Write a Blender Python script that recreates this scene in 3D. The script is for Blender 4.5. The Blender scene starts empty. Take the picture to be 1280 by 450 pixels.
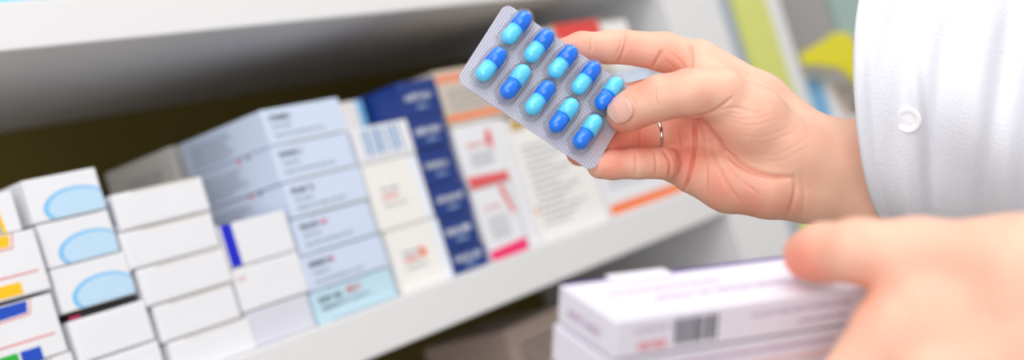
import bpy, bmesh, math, random
import numpy as np
from mathutils import Vector, Matrix
from mathutils.bvhtree import BVHTree

random.seed(7)
rng = np.random.default_rng(7)
COL = bpy.context.scene.collection

# ------------------------------------------------------------------ camera pose (shelf-aligned world: X along shelf, Y into shelf, Z up)
F = 1700.0
SHELF_Z = 1.15                      # height of the lower shelf top above the floor
M = np.array([[0.57062516, -0.76620614, -0.29549125],
              [-0.16472442, 0.24571718, -0.95524287],
              [0.80452023, 0.59376023, 0.01399954]])     # world -> camera axes (right, down, forward)
CAM = np.array([-0.79815, -0.82291, 0.05260 + SHELF_Z])

def c2w(v):
    return CAM + np.asarray(v, float) @ M          # camera-axes vector -> world point (M is orthonormal)
def w2c(p):
    return (np.asarray(p, float) - CAM) @ M.T
def P(px, py, d):
    return np.array([(px - 640) / F * d, (py - 225) / F * d, d])

# ------------------------------------------------------------------ materials
def srgb(r, g, b):
    f = lambda c: (c/255)/12.92 if c/255 <= .04045 else ((c/255+.055)/1.055)**2.4
    return (f(r), f(g), f(b), 1)

MATS = {}
def mat(name, rgb, rough=.55, spec=.4, metal=0, bump=0, bscale=200, sss=0, coat=0, vary=0.0, vscale=8, alpha=None, emission=None):
    if name in MATS: return MATS[name]
    m = bpy.data.materials.new(name); m.use_nodes = True
    nt = m.node_tree; b = nt.nodes['Principled BSDF']
    c = srgb(*rgb)
    b.inputs['Base Color'].default_value = c
    b.inputs['Roughness'].default_value = rough
    b.inputs['Specular IOR Level'].default_value = spec
    b.inputs['Metallic'].default_value = metal
    if coat: b.inputs['Coat Weight'].default_value = coat; b.inputs['Coat Roughness'].default_value = .12
    if sss:
        b.inputs['Subsurface Weight'].default_value = sss
        b.inputs['Subsurface Scale'].default_value = .004
        b.inputs['Subsurface Radius'].default_value = (1, .35, .2)
    tc = nt.nodes.new('ShaderNodeTexCoord')
    if vary:
        n = nt.nodes.new('ShaderNodeTexNoise'); n.inputs['Scale'].default_value = vscale; n.inputs['Detail'].default_value = 4
        nt.links.new(tc.outputs['Object'], n.inputs['Vector'])
        mx = nt.nodes.new('ShaderNodeMix'); mx.data_type = 'RGBA'
        mx.inputs['A'].default_value = tuple(x*(1-vary) for x in c[:3]) + (1,)
        mx.inputs['B'].default_value = tuple(min(1, x*(1+vary)) for x in c[:3]) + (1,)
        nt.links.new(n.outputs['Fac'], mx.inputs['Factor']); nt.links.new(mx.outputs['Result'], b.inputs['Base Color'])
    if bump:
        n2 = nt.nodes.new('ShaderNodeTexNoise'); n2.inputs['Scale'].default_value = bscale; n2.inputs['Detail'].default_value = 3
        nt.links.new(tc.outputs['Object'], n2.inputs['Vector'])
        bp = nt.nodes.new('ShaderNodeBump'); bp.inputs['Strength'].default_value = bump; bp.inputs['Distance'].default_value = .001
        nt.links.new(n2.outputs['Fac'], bp.inputs['Height']); nt.links.new(bp.outputs['Normal'], b.inputs['Normal'])
    if emission:
        b.inputs['Emission Color'].default_value = c; b.inputs['Emission Strength'].default_value = emission
    MATS[name] = m
    return m

def card(name, rgb, rough=.38):      # printed carton board
    return mat('carton_' + name, rgb, rough=rough, spec=.45, bump=.08, bscale=120, vary=.015, vscale=30)

# ------------------------------------------------------------------ object helpers
def link(name, bm, m, parent=None, loc=(0, 0, 0), smooth=False):
    me = bpy.data.meshes.new(name)
    if isinstance(bm, bmesh.types.BMesh):
        bmesh.ops.recalc_face_normals(bm, faces=bm.faces)
        bm.to_mesh(me); bm.free()
    else:
        v, f = bm; me.from_pydata([tuple(x) for x in v], [], [tuple(x) for x in f])
    me.materials.append(m)
    if smooth:
        me.polygons.foreach_set('use_smooth', [True]*len(me.polygons))
    o = bpy.data.objects.new(name, me); COL.objects.link(o)
    o.location = loc
    if parent: o.parent = parent
    return o
def empty(name, loc, label, cat, group=None, rz=0):
    o = bpy.data.objects.new(name, None); COL.objects.link(o); o.location = loc; o.rotation_euler = (0, 0, rz)
    o.empty_display_size = .02
    return tag(o, label, cat, group)
def tag(o, label, cat, group=None, kind=None):
    o['label'] = label; o['category'] = cat
    if group: o['group'] = group
    if kind: o['kind'] = kind
    return o
def struct(name, bm, m, parent=None):
    o = link(name, bm, m, parent)
    if not parent: o['kind'] = 'structure'
    return o
def add_box(bm, x0, x1, y0, y1, z0, z1, bev=0, seg=2):
    r = bmesh.ops.create_cube(bm, size=1)
    vs = r['verts']
    for v in vs:
        v.co = Vector(((x0+x1)/2 + v.co.x*(x1-x0), (y0+y1)/2 + v.co.y*(y1-y0), (z0+z1)/2 + v.co.z*(z1-z0)))
    if bev:
        es = list({e for v in vs for e in v.link_edges})
        bmesh.ops.bevel(bm, geom=es, offset=bev, segments=seg, affect='EDGES', profile=.5)
    return vs
def boxbm(*a, **k):
    bm = bmesh.new(); add_box(bm, *a, **k); return bm
def add_prism(bm, pts, n0, n1):      # pts: list of 3-vectors polygon, swept from offset n0 to n1 (vectors)
    a = [bm.verts.new(Vector(p) + Vector(n0)) for p in pts]; b = [bm.verts.new(Vector(p) + Vector(n1)) for p in pts]
    bm.faces.new(a); bm.faces.new(b[::-1])
    k = len(pts)
    for i in range(k): bm.faces.new((a[i], a[(i+1) % k], b[(i+1) % k], b[i]))

# ------------------------------------------------------------------ cartons
# a carton: width w (X), depth d (Y), height h (Z); its origin is the front left bottom corner
INK = .00018
class Face:
    """draws printed marks on a face of a carton; u, v in millimetres from the face's lower left corner"""
    def __init__(s, o, eu, ev, n):
        s.o, s.eu, s.ev, s.n = map(Vector, (o, eu, ev, n))
    def poly(s, bm, pts, t=INK):
        q = [s.o + s.eu*(u/1000) + s.ev*(v/1000) for u, v in pts]
        add_prism(bm, q, s.n*-.00005, s.n*t)
    def rect(s, bm, u0, u1, v0, v1, t=INK):
        s.poly(bm, [(u0, v0), (u1, v0), (u1, v1), (u0, v1)], t)
    def words(s, bm, u0, u1, v, h, dens=.8, sl=0):
        """a line of illegibly small print: short strokes with word gaps"""
        u = u0; L = random.randint(4, 9)
        while u < u1:
            w = h*random.uniform(.3, .62)
            k = random.random()
            vv = v + sl*(u-u0)
            st = h*.2
            if k < .3: s.rect(bm, u, u+st, vv, vv+h); s.rect(bm, u, u+w, vv, vv+st); s.rect(bm, u+w-st, u+w, vv, vv+h*.7)
            elif k < .6: s.rect(bm, u, u+w, vv, vv+st); s.rect(bm, u, u+w, vv+h*.6, vv+h*.6+st); s.rect(bm, u, u+st, vv, vv+h*.8)
            elif k < .8: s.rect(bm, u+w/2, u+w/2+st, vv, vv+h); s.rect(bm, u, u+w, vv+h*.7, vv+h*.7+st)
            else: s.rect(bm, u, u+st*1.2, vv, vv+h); s.rect(bm, u+st, u+w, vv+h*.3, vv+h*.3+st)
            u += w + h*.16; L -= 1
            if L <= 0: u += h*.5; L = random.randint(3, 9)
    def bars(s, bm, u0, u1, v0, v1):
        u = u0
        while u < u1:
            w = random.choice((.4, .4, .8, 1.2)) ; s.rect(bm, u, min(u+w, u1), v0, v1); u += w + random.choice((.4, .5, .9))

def carton(name, label, x0, x1, z0, z1, y=0., d=110, m=None, group=None, cat='medicine box', rz=0, flap=None, z_base=SHELF_Z):
    w, h, dd = (x1-x0)/1000, (z1-z0)/1000, d/1000
    r = empty(name, (x0/1000, y/1000, z_base + z0/1000), label, cat, group, rz)
    b = boxbm(0, w, 0, dd, 0, h-.0005, bev=.0009)
    link('carton_body', b, m, r)
    if flap:       # tuck flap closing the end that faces out: a slightly raised panel with a cut line round it
        bm = bmesh.new(); u0, u1, v0, v1 = flap
        add_box(bm, w*u0, w*u1, -.0004, .0002, h*v0, h*v1, bev=.00015, seg=1)
        link('tuck_flap', bm, m, r)
    r['_w'] = w*1000; r['_h'] = h*1000; r['_d'] = d
    front = Face((0, 0, 0), (1, 0, 0), (0, 0, 1), (0, -1, 0))
    left = Face((0, dd, 0), (0, -1, 0), (0, 0, 1), (-1, 0, 0))      # u runs from the back to the front edge
    for k in ('_w', '_h', '_d'): del r[k]
    return r, front, left
def ink(parent, name, m, fn, label=None):
    bm = bmesh.new(); fn(bm); o = link(name, bm, m, parent)
    if label: o['label'] = label
    return o

HELD = card('lavender_white', (230, 226, 238)); WHITE = card('white', (234, 234, 238)); WARM = card('warm_white', (240, 238, 236)); CREAM = card('cream', (241, 238, 234))
LBLUE = card('pale_blue', (208, 221, 243)); CYANISH = card('aqua_blue', (192, 222, 236)); NAVY = card('navy', (16, 52, 128))
LAV = card('cool_grey', (214, 215, 226)); TAN = card('grey_tan', (205, 192, 178)); GREYC = card('shade_grey', (226, 221, 216))
K_BLACK = mat('ink_black', (40, 46, 58)); K_GREY = mat('ink_grey', (130, 140, 158)); K_RED = mat('ink_red', (226, 70, 66))
K_ORANGE = mat('ink_orange', (246, 120, 40)); K_SALMON = mat('ink_salmon', (235, 150, 120)); K_WHITE = mat('ink_white', (232, 238, 248))
K_LB = mat('ink_light_blue', (190, 220, 243)); K_MB = mat('ink_mid_blue', (128, 194, 240)); K_BLUE = mat('ink_royal_blue', (18, 30, 200))
K_YEL = mat('ink_yellow', (252, 196, 24)); K_CY = mat('ink_cyan', (0, 176, 214)); K_GREEN = mat('ink_green', (40, 176, 60))
K_DB = mat('ink_deep_blue', (28, 76, 190)); K_MAG = mat('ink_magenta', (236, 40, 110)); K_ROSE = mat('ink_rose', (226, 92, 96))
K_PURPLE = mat('ink_purple', (74, 40, 130)); K_PLUM = mat('ink_plum', (190, 160, 190)); K_TAN = mat('ink_tan_edge', (196, 176, 140))
K_DARK = mat('ink_dark', (36, 30, 32)); K_BROWN = mat('ink_ochre', (190, 160, 90)); K_PINK = mat('ink_pale_pink', (240, 190, 190))
K_BARBLUE = mat('ink_bar_blue', (130, 165, 205)); K_DKBAR = mat('ink_bar_black', (70, 72, 82))

# --- colourful cartons at the far left edge
def logo_box(label, x0, x1, z0, z1, y, kind):
    r, f, l = carton('medicine_box', label, x0, x1, z0, z1, y, 110, WHITE, 'cartons with coloured logos at the left end of the shelf')
    w = x1-x0; h = z1-z0
    if kind == 'cyan':
        ink(r, 'printed_panel', K_CY, lambda b: f.poly(b, [(0, 1), (w-16, 1), (w-18, h-1), (0, h-1)]), 'cyan printed panel')
        ink(r, 'printed_stripe', K_YEL, lambda b: f.poly(b, [(w-16, 0), (w-12.5, 0), (w-14.5, h), (w-18, h)]), 'yellow stripe beside the cyan panel')
    else:
        c1 = K_YEL if kind == 'yellow' else K_DB
        ink(r, 'printed_logo', c1, lambda b: f.poly(b, [(w-50, h-10), (w-22, h-9), (w-20, h-1.2), (w-50, h-1.2)]), 'upper logo block')
        def border(b):
            t = .7
            for p, q in (((w-52, h-11.8), (w-20, h-10.8)), ((w-20, h-10.8), (w-17, h-1))):
                (a0, a1), (b0, b1) = p, q
                L = math.hypot(b0-a0, b1-a1); nx, ny = -(b1-a1)/L*t, (b0-a0)/L*t
                f.poly(b, [(a0, a1), (b0, b1), (b0+nx, b1+ny), (a0+nx, a1+ny)])
            f.poly(b, [(0, 14.2), (w-6, 14.2), (w-6, 15.1), (0, 15.1)])
        ink(r, 'printed_rule', K_RED, border, 'thin red rules')
        if kind == 'yellow':
            ink(r, 'printed_band', K_YEL, lambda b: f.poly(b, [(0, 1.5), (w-22, 1.5), (w-22, 10), (0, 10)]), 'yellow band')
        else:
            ink(r, 'printed_band', K_GREEN, lambda b: f.poly(b, [(0, 0), (w-38, 0), (w-38, 9), (0, 9)]), 'green band')
            ink(r, 'printed_block', K_DB, lambda b: f.poly(b, [(w-36, 0), (w-20, 0), (w-20, 9), (w-36, 9)]), 'blue block')
    return r
logo_box('white carton with cyan panel and yellow stripe, topmost at the far left edge', -330, -243, 132.6, 161, -1, 'cyan')
logo_box('white carton with yellow logo and yellow lower band, second from top at far left', -330, -236, 88.2, 132.2, -3, 'yellow')
logo_box('white carton with blue logo and green band, below the yellow logo carton', -332, -237, 43.6, 86.0, -2, 'blue')
logo_box('white carton with blue logo, lowest of the coloured logo cartons at far left', -330, -235, .2, 43.2, -2, 'blue')

# --- cartons with pale blue ellipse
def ellipse_box(label, x0, x1, z0, z1, y):
    r, f, l = carton('medicine_box', label, x0, x1, z0, z1, y, 112, WHITE, 'cartons with a pale blue ellipse')
    w = x1-x0
    def ell(b, a, c, cu, cv, clip=.6):
        pts = [(cu + a*math.cos(t), max(clip, cv + c*math.sin(t))) for t in [i*2*math.pi/48 for i in range(48)]]
        out = []
        for p in pts:
            p = (min(p[0], w-.8), p[1])
            if not out or (abs(p[0]-out[-1][0]) + abs(p[1]-out[-1][1])) > 1e-6: out.append(p)
        return out
    ink(r, 'printed_ellipse_rim', K_MB, lambda b: f.poly(b, ell(b, 28.5, 13.5, 38.5, 7.5), INK), 'sky blue ellipse rim')
    ink(r, 'printed_ellipse', K_LB, lambda b: f.poly(b, ell(b, 25.5, 11.6, 39.5, 7.2), INK*2), 'pale blue ellipse')
    return r
ellipse_box('white carton with pale blue ellipse, topmost of the ellipse stack', -232, -170, 134.4, 166.4, 0)
ellipse_box('white carton with pale blue ellipse, middle of the ellipse stack', -230.5, -169.5, 101.6, 134.0, .6)
ellipse_box('white carton with pale blue ellipse, lowest of the ellipse stack', -231, -167, 68.8, 101.2, -.4)
r, f, l = carton('shadow_gap_box', 'thin black box standing in for the shadow gap under the lowest blue ellipse carton', -226, -165, 63.6, 68.4, 2.5, 108, card('black', (38, 34, 38)))  # dark slab put in place of the shadow between the stacked cartons
ink(r, 'printed_corner', K_MAG, lambda b: f.rect(b, 0, 9, .3, 1.6), 'magenta corner')
r, f, l = carton('medicine_box', 'plain white carton under the ellipse cartons, second from the shelf', -229.5, -162.5, 32.2, 63.2, 0, 112, WHITE, 'plain white cartons under the ellipse stack', flap=(.05, .985, .03, .9))
r, f, l = carton('medicine_box', 'plain white carton on the shelf board at the bottom of the ellipse stack', -226, -161, .2, 31.8, .5, 112, WHITE, 'plain white cartons under the ellipse stack', flap=(.05, .985, .03, .9))

# --- plain white stack
names = ['topmost of the plain white stack', 'second from top of the plain white stack', 'middle of the plain white stack',
         'fourth from top of the plain white stack', 'lowest of the plain white stack']
for i, (xa, xb, za, zb, yy) in enumerate([(-163, -76, 115.2, 143.6, 0), (-166, -76.5, 85.8, 114.8, .8), (-161, -75, 56.4, 85.4, .3), (-156, -77, 27.4, 56, 1), (-153, -72, .2, 27, 0)]):
    r, f, l = carton('medicine_box', 'plain white carton with tan edged flap, ' + names[i], xa, xb, za, zb, yy, 96, WHITE, 'plain white cartons in the left middle stack', flap=(.035, .985, .05, .9))
    w, h = xb-xa, zb-za
    ink(r, 'flap_edge', K_TAN, lambda b: f.rect(b, w*.2, w*.97, h*.93, h*.955), 'tan raw edge of the board')
    if i < 2: ink(r, 'printed_bars', K_GREY, lambda b: [l.rect(b, 80+q*2.6, 81.3+q*2.6, 5, h-5) for q in range(5)], 'grey bars on the side')

# --- blue ended box stack
r, f, l = carton('medicine_box', 'white carton with royal blue end, in front of pale blue cartons', -73, 0, 66, 101.6, 0, 100, WHITE, 'short stack before the pale blue cartons')
ink(r, 'printed_end', K_BLUE, lambda b: f.rect(b, .5, 12, .6, 35), 'royal blue end band')
r, f, l = carton('medicine_box', 'white carton with faint red print under the royal blue ended carton', -73.5, 1, 29.8, 65.6, .4, 100, WHITE, 'short stack before the pale blue cartons', flap=(.17, .985, .03, .93))
ink(r, 'printed_text', K_PINK, lambda b: f.words(b, 2, 11, 25, 3.4), 'faint red lettering')
r, f, l = carton('medicine_box', 'silvery grey carton on the shelf left of the aqua blue carton', -72, -2.5, .2, 29.4, 1, 100, LAV, 'short stack before the pale blue cartons', flap=(.03, .985, .03, .93))

# --- pale blue stack
lv = [(.2, 28.2, 0), (28.6, 59.0, 2), (59.4, 91.4, 5), (91.8, 122.6, 7), (123, 154.8, 6), (155.2, 187, 7.5)]
ords = ['', 'second from the shelf', 'third from the shelf', 'third from the top', 'second from the top', 'topmost of its stack']
for i, (za, zb, xa) in enumerate(lv):
    lab = 'aqua tinted pale blue carton with red word, bottom of the pale blue stack' if i == 0 else 'pale blue carton with black lettering, ' + ords[i]
    r, f, l = carton('medicine_box', lab, xa, 103 + (1 if i % 2 else -1), za, zb, .5*(i % 3), 110, CYANISH if i == 0 else LBLUE, 'pale blue cartons')
    h = zb-za
    ink(r, 'printed_title', K_BLACK, lambda b: f.words(b, 7, 33 if i else 36, h-11, 5.4))
    if i == 0: ink(r, 'printed_strength', K_RED, lambda b: f.words(b, 42, 62, h-10, 6.2), 'red lettering')
    if i in (1, 2): ink(r, 'printed_strength', K_RED, lambda b: f.words(b, 33, 38, h-10.5, 4.5), 'red lettering')
    ink(r, 'printed_text', K_GREY, lambda b: (f.words(b, 8, 30, h-17.5, 2.3), f.words(b, 8, 68, h-25 if i else h-16.5, 2.4)))
    if i >= 2:
        ink(r, 'side_text', K_GREY, lambda b: [l.words(b, 12, random.uniform(52, 72), h-9-q*3.6, 1.6) for q in range(6)])
    if i >= 2 and i < 5:
        ink(r, 'printed_dot', K_RED, lambda b: l.rect(b, 67, 71, h-3.6, h-.6), 'red dot on the side')
        ink(r, 'printed_mark', K_BLACK, lambda b: l.rect(b, 79, 82, h-3.6, h-.8), 'dark dot on the side')
    ink(r, 'flap_edge', K_TAN if i > 2 else K_GREY, lambda b: f.rect(b, 18, 96, .3, .9), 'raw board edge along the bottom')
# row behind
r, f, l = carton('medicine_box', 'shaded grey white carton standing behind the pale blue stack', 3, 98, .2, 188, 120, 96, GREYC)
ink(r, 'side_text', K_GREY, lambda b: [l.words(b, 30, 78, 168-q*6, 2.4) for q in range(4)])

# --- cream stack
for i, (za, zb, lab) in enumerate([(.2, 58.8, 'cream carton with orange and red print on the shelf beside the navy stack'), (59.2, 121.4, 'cream carton with small pink print, middle of the cream stack')]):
    r, f, l = carton('medicine_box', lab, 107 + 3*(1-i), 184 if i else 183, za, zb, .3, 110, CREAM, 'cream cartons')
    h = zb-za; w = 77
    ink(r, 'printed_edge', K_WHITE, lambda b: f.rect(b, w-12, w-2, .6, h-.6), 'white strip down the right edge')
    ink(r, 'printed_title', K_GREY, lambda b: f.words(b, 15, 38, h*.56, 3.2))
    ink(r, 'printed_strength', K_RED if i == 0 else K_ROSE, lambda b: f.words(b, 14, 42 if i == 0 else 36, h*.44, 4.2), 'red lettering')
    ink(r, 'printed_text', K_GREY, lambda b: f.words(b, 14, 44, h*.33, 2.0))
    if i == 0: ink(r, 'printed_mark', K_ORANGE, lambda b: f.poly(b, [(38, h*.5), (45, h*.44), (47, h*.58), (40, h*.64)]), 'orange mark')
r, f, l = carton('medicine_box', 'white carton showing a blue barcode, lying on the cream cartons', 108, 186, 121.8, 155.8, 1, 110, WHITE, 'cream cartons')
ink(r, 'barcode', K_BARBLUE, lambda b: [f.rect(b, u, u+w_, 7, 31) for u, w_ in ((10, 2), (15, 5), (23, 2), (28, 7), (39, 3), (46, 2), (51, 6), (61, 3))], 'blue barcode')
ink(r, 'printed_rule', K_GREY, lambda b: f.rect(b, 4, 74, 3.4, 4.0))
r, f, l = carton('medicine_box', 'cream carton with sky blue end set back on the barcode carton', 105, 182, 156.2, 188.5, 44, 70, CREAM)
ink(r, 'printed_end', K_MB, lambda b: f.rect(b, 68, 76.7, .4, 31.8), 'sky blue end band')

# --- navy stack
lv = [(.2, 23, 186.5, 241), (23.4, 54.4, 186.5, 240.5), (54.8, 87.2, 187, 241.5), (87.6, 122.8, 187, 241), (123.2, 154.6, 186.5, 240.5), (155, 190.5, 186.8, 245)]
nm = ['lowest of the navy stack on the shelf board', 'second from the shelf in the navy stack', 'third from the shelf in the navy stack', 'third from the top in the navy stack', 'second from the top in the navy stack', 'topmost of the navy stack']
for i, (za, zb, xa, xb) in enumerate(lv):
    r, f, l = carton('medicine_box', 'navy blue carton with white lettering, ' + nm[i], xa, xb, za, zb, (0, 1.5, .5, 2, .2, 1)[i], 100, NAVY, 'navy blue cartons')
    h = zb-za; w = xb-xa
    ink(r, 'printed_title', K_WHITE, lambda b: (f.words(b, 6, 44, h*.45, 6.5), f.words(b, 7, 44, h*.47, 5.5)), 'white lettering')
    ink(r, 'printed_text', K_LB, lambda b: f.words(b, 20, 36, h*.22, 3), 'small pale lettering')

# --- red / pink cartons
r, f, l = carton('medicine_box', 'white carton with crimson pink bottom band, on the shelf beside the navy stack', 247, 311, .2, 72.6, 0, 105, WHITE, 'white cartons with red bands')
ink(r, 'printed_band', K_MAG, lambda b: f.poly(b, [(.5, .5), (63.5, .5), (63.5, 13), (.5, 10)]), 'crimson pink band')
ink(r, 'printed_stroke', K_ROSE, lambda b: f.poly(b, [(44, 70), (52, 71), (59, 40), (54, 40)]), 'rose stroke')
ink(r, 'printed_text', K_GREY, lambda b: [f.words(b, 12, 44, 40-q*5, 2.0) for q in range(5)])
ink(r, 'printed_title', K_ROSE, lambda b: f.words(b, 12, 40, 50, 3), 'red lettering')
r, f, l = carton('medicine_box', 'white carton with red bottom band, second from the shelf beside the navy stack', 248, 315, 73, 137.6, .6, 105, WHITE, 'white cartons with red bands')
ink(r, 'printed_band', K_ROSE, lambda b: f.poly(b, [(.5, .5), (66.5, .5), (66.5, 10), (.5, 13)]), 'red band')
ink(r, 'printed_title', K_RED, lambda b: f.words(b, 14, 50, 41, 4.2), 'red lettering')
ink(r, 'printed_mark', K_RED, lambda b: f.poly(b, [(48, 50), (54, 58), (58, 50), (56, 36), (52, 36)]), 'red mark')
ink(r, 'printed_text', K_GREY, lambda b: [f.words(b, 14, 52, 33-q*4, 1.8) for q in range(4)])
r, f, l = carton('medicine_box', 'grey tan carton with orange stripes beside the top navy carton', 247.5, 352, 138, 196, 2, 60, TAN)
ink(r, 'printed_band', K_ORANGE, lambda b: f.rect(b, .5, 104, 5.5, 11), 'orange stripe')
ink(r, 'printed_label', K_SALMON, lambda b: f.rect(b, .5, 56, 44, 53), 'salmon stripe')
ink(r, 'printed_text', K_GREY, lambda b: [f.words(b, 12, 96, 34-q*6, 2.2) for q in range(4)])
# --- tall white box with fine print
r, f, l = carton('medicine_box', 'narrow tall white carton right of the red banded cartons', 317.5, 338, .2, 137, 3, 100, WHITE)
r, f, l = carton('medicine_box', 'large off-white carton covered in fine grey print below the blister pack', 340, 472, .2, 133, 2, 110, WARM)
ink(r, 'printed_text', K_GREY, lambda b: [f.words(b, 12, 60 + (q*37 % 55), 100-q*7, 2.4) for q in range(13)])
ink(r, 'printed_label', K_BROWN, lambda b: f.rect(b, 4, 30, 120, 131), 'ochre corner label')
ink(r, 'printed_mark', K_SALMON, lambda b: f.rect(b, 4, 9, 30, 37), 'salmon mark')
r, f, l = carton('medicine_box', 'white carton with orange bottom stripe at the right end of the shelf', 476, 664, .2, 84, 0, 110, WHITE)
ink(r, 'printed_band', K_ORANGE, lambda b: f.rect(b, 1, 170, 2.5, 13.5), 'orange stripe')
ink(r, 'printed_text', K_GREY, lambda b: [f.words(b, 12, 90 + (q*23 % 50), 64-q*8, 2.6) for q in range(5)])
r, f, l = carton('medicine_box', 'pale blue tinted carton behind the fingers at the shelf end', 478, 660, 84.4, 160, 4, 100, LBLUE)
r, f, l = carton('medicine_box', 'grey tan carton with red top band above the index finger', 474, 575, 160.4, 226, 0, 110, TAN)
ink(r, 'printed_band', K_RED, lambda b: f.rect(b, 1, 96, 46, 65), 'red band')
r, f, l = carton('medicine_box', 'off-white carton beside the red banded carton, partly behind the index finger', 579, 640, 160.4, 222, 3, 100, WARM)
r, f, l = carton('medicine_box', 'grey tan carton hidden mostly by the blister pack, on the fine print carton', 356, 470, 133.4, 202, 5, 100, TAN)
ink(r, 'printed_band', K_ORANGE, lambda b: f.rect(b, 1, 113, 8, 13), 'orange stripe')

# --- cyan cartons on the upper shelf
TEAL = card('teal', (30, 150, 176)); CY = card('sky_cyan', (70, 200, 240))
r, f, l = carton('medicine_box', 'speckled sky cyan carton at the far left of the upper shelf', -275, -168, 292.2, 340, 8, 100, CY, 'cyan cartons on the upper shelf')
ink(r, 'printed_speckle', K_LB, lambda b: [f.rect(b, u, u+2, v, v+1) for u, v in [(random.uniform(2, 100), random.uniform(1, 40)) for _ in range(90)]], 'pale speckles')
r, f, l = carton('medicine_box', 'teal carton next to the speckled cyan carton on the upper shelf', -157, -122, 292.2, 336, 8, 100, TEAL, 'cyan cartons on the upper shelf')
r, f, l = carton('medicine_box', 'white carton just right of the teal carton on the upper shelf', -119, -40, 292.2, 330, 12, 100, WHITE, 'cyan cartons on the upper shelf')
ink(r, 'printed_text', K_GREY, lambda b: f.words(b, 8, 60, 6, 3))

# --- brown box on the shelf below
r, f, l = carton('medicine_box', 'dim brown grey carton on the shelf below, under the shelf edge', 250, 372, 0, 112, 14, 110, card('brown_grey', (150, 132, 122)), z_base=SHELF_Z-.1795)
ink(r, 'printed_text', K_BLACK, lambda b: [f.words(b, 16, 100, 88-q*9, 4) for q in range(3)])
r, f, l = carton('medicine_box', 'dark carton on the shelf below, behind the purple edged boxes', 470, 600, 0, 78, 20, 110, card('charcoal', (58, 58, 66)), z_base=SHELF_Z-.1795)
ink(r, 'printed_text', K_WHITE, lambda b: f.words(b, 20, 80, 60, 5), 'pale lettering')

# ------------------------------------------------------------------ the shelving unit (setting)
SHELF = mat('shelf_laminate', (228, 227, 228), rough=.4, spec=.4, bump=.05, bscale=60, vary=.02, vscale=3)
BACK = mat('back_board', (112, 98, 46), rough=.8, spec=.2, vary=.15, vscale=5)
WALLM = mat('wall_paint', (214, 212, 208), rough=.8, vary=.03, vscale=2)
FLOORM = mat('floor_vinyl', (180, 176, 170), rough=.5, vary=.05, vscale=3)
z = SHELF_Z
def shelf_board(n, z0, z1, label, x0=-1.2, x1=.714):
    o = link(n, boxbm(x0, x1, -.012, .30, z0, z1, bev=.0015), SHELF)
    o['kind'] = 'structure'; return o
shelf_board('trim_1', z-.0405, z, '')
shelf_board('trim_2', z+.256, z+.292, '')
shelf_board('trim_3', z-.22, z-.18, '')
o = struct('wall_back', boxbm(-1.2, .714, .301, .32, .0, 2.1), BACK)
o = struct('trim_4', boxbm(.7155, .738, -.012, .32, 0, 2.1, bev=.001), SHELF)     # end panel
# the neighbouring cabinet
o = struct('trim_5', boxbm(.739, .865, -.012, .02, 0, 2.1, bev=.002), SHELF)
o = struct('trim_6', boxbm(.866, .915, -.004, .02, 0, 2.1, bev=.002), mat('grey_stile', (168, 176, 190), rough=.5))
o = struct('trim_7', boxbm(.916, 1.012, -.012, .02, 0, 2.1, bev=.002), mat('lime_stile', (214, 218, 120), rough=.5))
o = struct('trim_8', boxbm(1.013, 1.056, -.012, .02, 0, 2.1, bev=.002), SHELF)
o = struct('trim_9', boxbm(1.057, 2.4, -.012, .30, z-.02, z+.0185, bev=.002), SHELF)
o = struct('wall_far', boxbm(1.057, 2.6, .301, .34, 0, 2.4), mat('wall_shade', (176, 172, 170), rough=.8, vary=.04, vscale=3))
o = struct('floor', boxbm(-4, 3.5, -4, 1.0, -.05, 0), FLOORM)
o = struct('wall_right', boxbm(2.65, 2.75, -4, 1.0, 0, 2.8), WALLM)
o = struct('wall_rear', boxbm(-4, 2.65, .36, .46, 0, 2.8), WALLM)
# things on the neighbouring shelf
r = empty('shelf_tag', (1.06, -.02, z+.0187), 'bright yellow bracket shaped shelf tag behind the wrist', 'shelf tag')
bm = bmesh.new()
pts = [(.0, .096), (.004, .113), (.15, .133), (.19, .128), (.215, .108), (.21, .03), (.185, .022), (.165, .052), (.12, .078), (.05, .09)]
add_prism(bm, [(x, 0, zz) for x, zz in pts], (0, 0, 0), (0, .006, 0))
link('tag_plate', bm, mat('yellow_plastic', (232, 220, 0), rough=.4), r)
link('tag_post', boxbm(.188, .208, .0065, .016, 0, .10), mat('olive_plastic', (150, 160, 40)), r)
r, f, l = carton('medicine_box', 'white carton with blue panel under the yellow shelf tag', 1064, 1188, 19, 98, 6, 90, WHITE)
ink(r, 'printed_panel', mat('ink_steel_blue', (120, 178, 222)), lambda b: f.rect(b, 5, 92, 8, 74), 'steel blue panel')
r, f, l = carton('medicine_box', 'pinkish white carton right of the blue panel carton behind the wrist', 1192, 1262, 19, 74, 12, 80, card('blush', (226, 205, 205)))
r = empty('display_panel', (1.35, .03, z+.0187), 'teal green translucent display panel beside the white sleeve', 'display panel')
link('panel_sheet', boxbm(0, .30, 0, .012, .02, .5, bev=.003), mat('teal_sheet', (158, 184, 178), rough=.35), r)
link('panel_foot', boxbm(.02, .28, -.02, .05, 0, .02, bev=.002), mat('green_foot', (90, 130, 80)), r)
r, f, l = carton('medicine_box', 'grey carton with pink mark at the back of the far shelf', 1270, 1500, 19, 330, 180, 60, card('mid_grey', (200, 196, 200)))
ink(r, 'printed_mark', mat('ink_dusty_pink', (206, 120, 130)), lambda b: f.rect(b, 60, 100, 190, 240), 'dusty pink mark')

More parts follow.
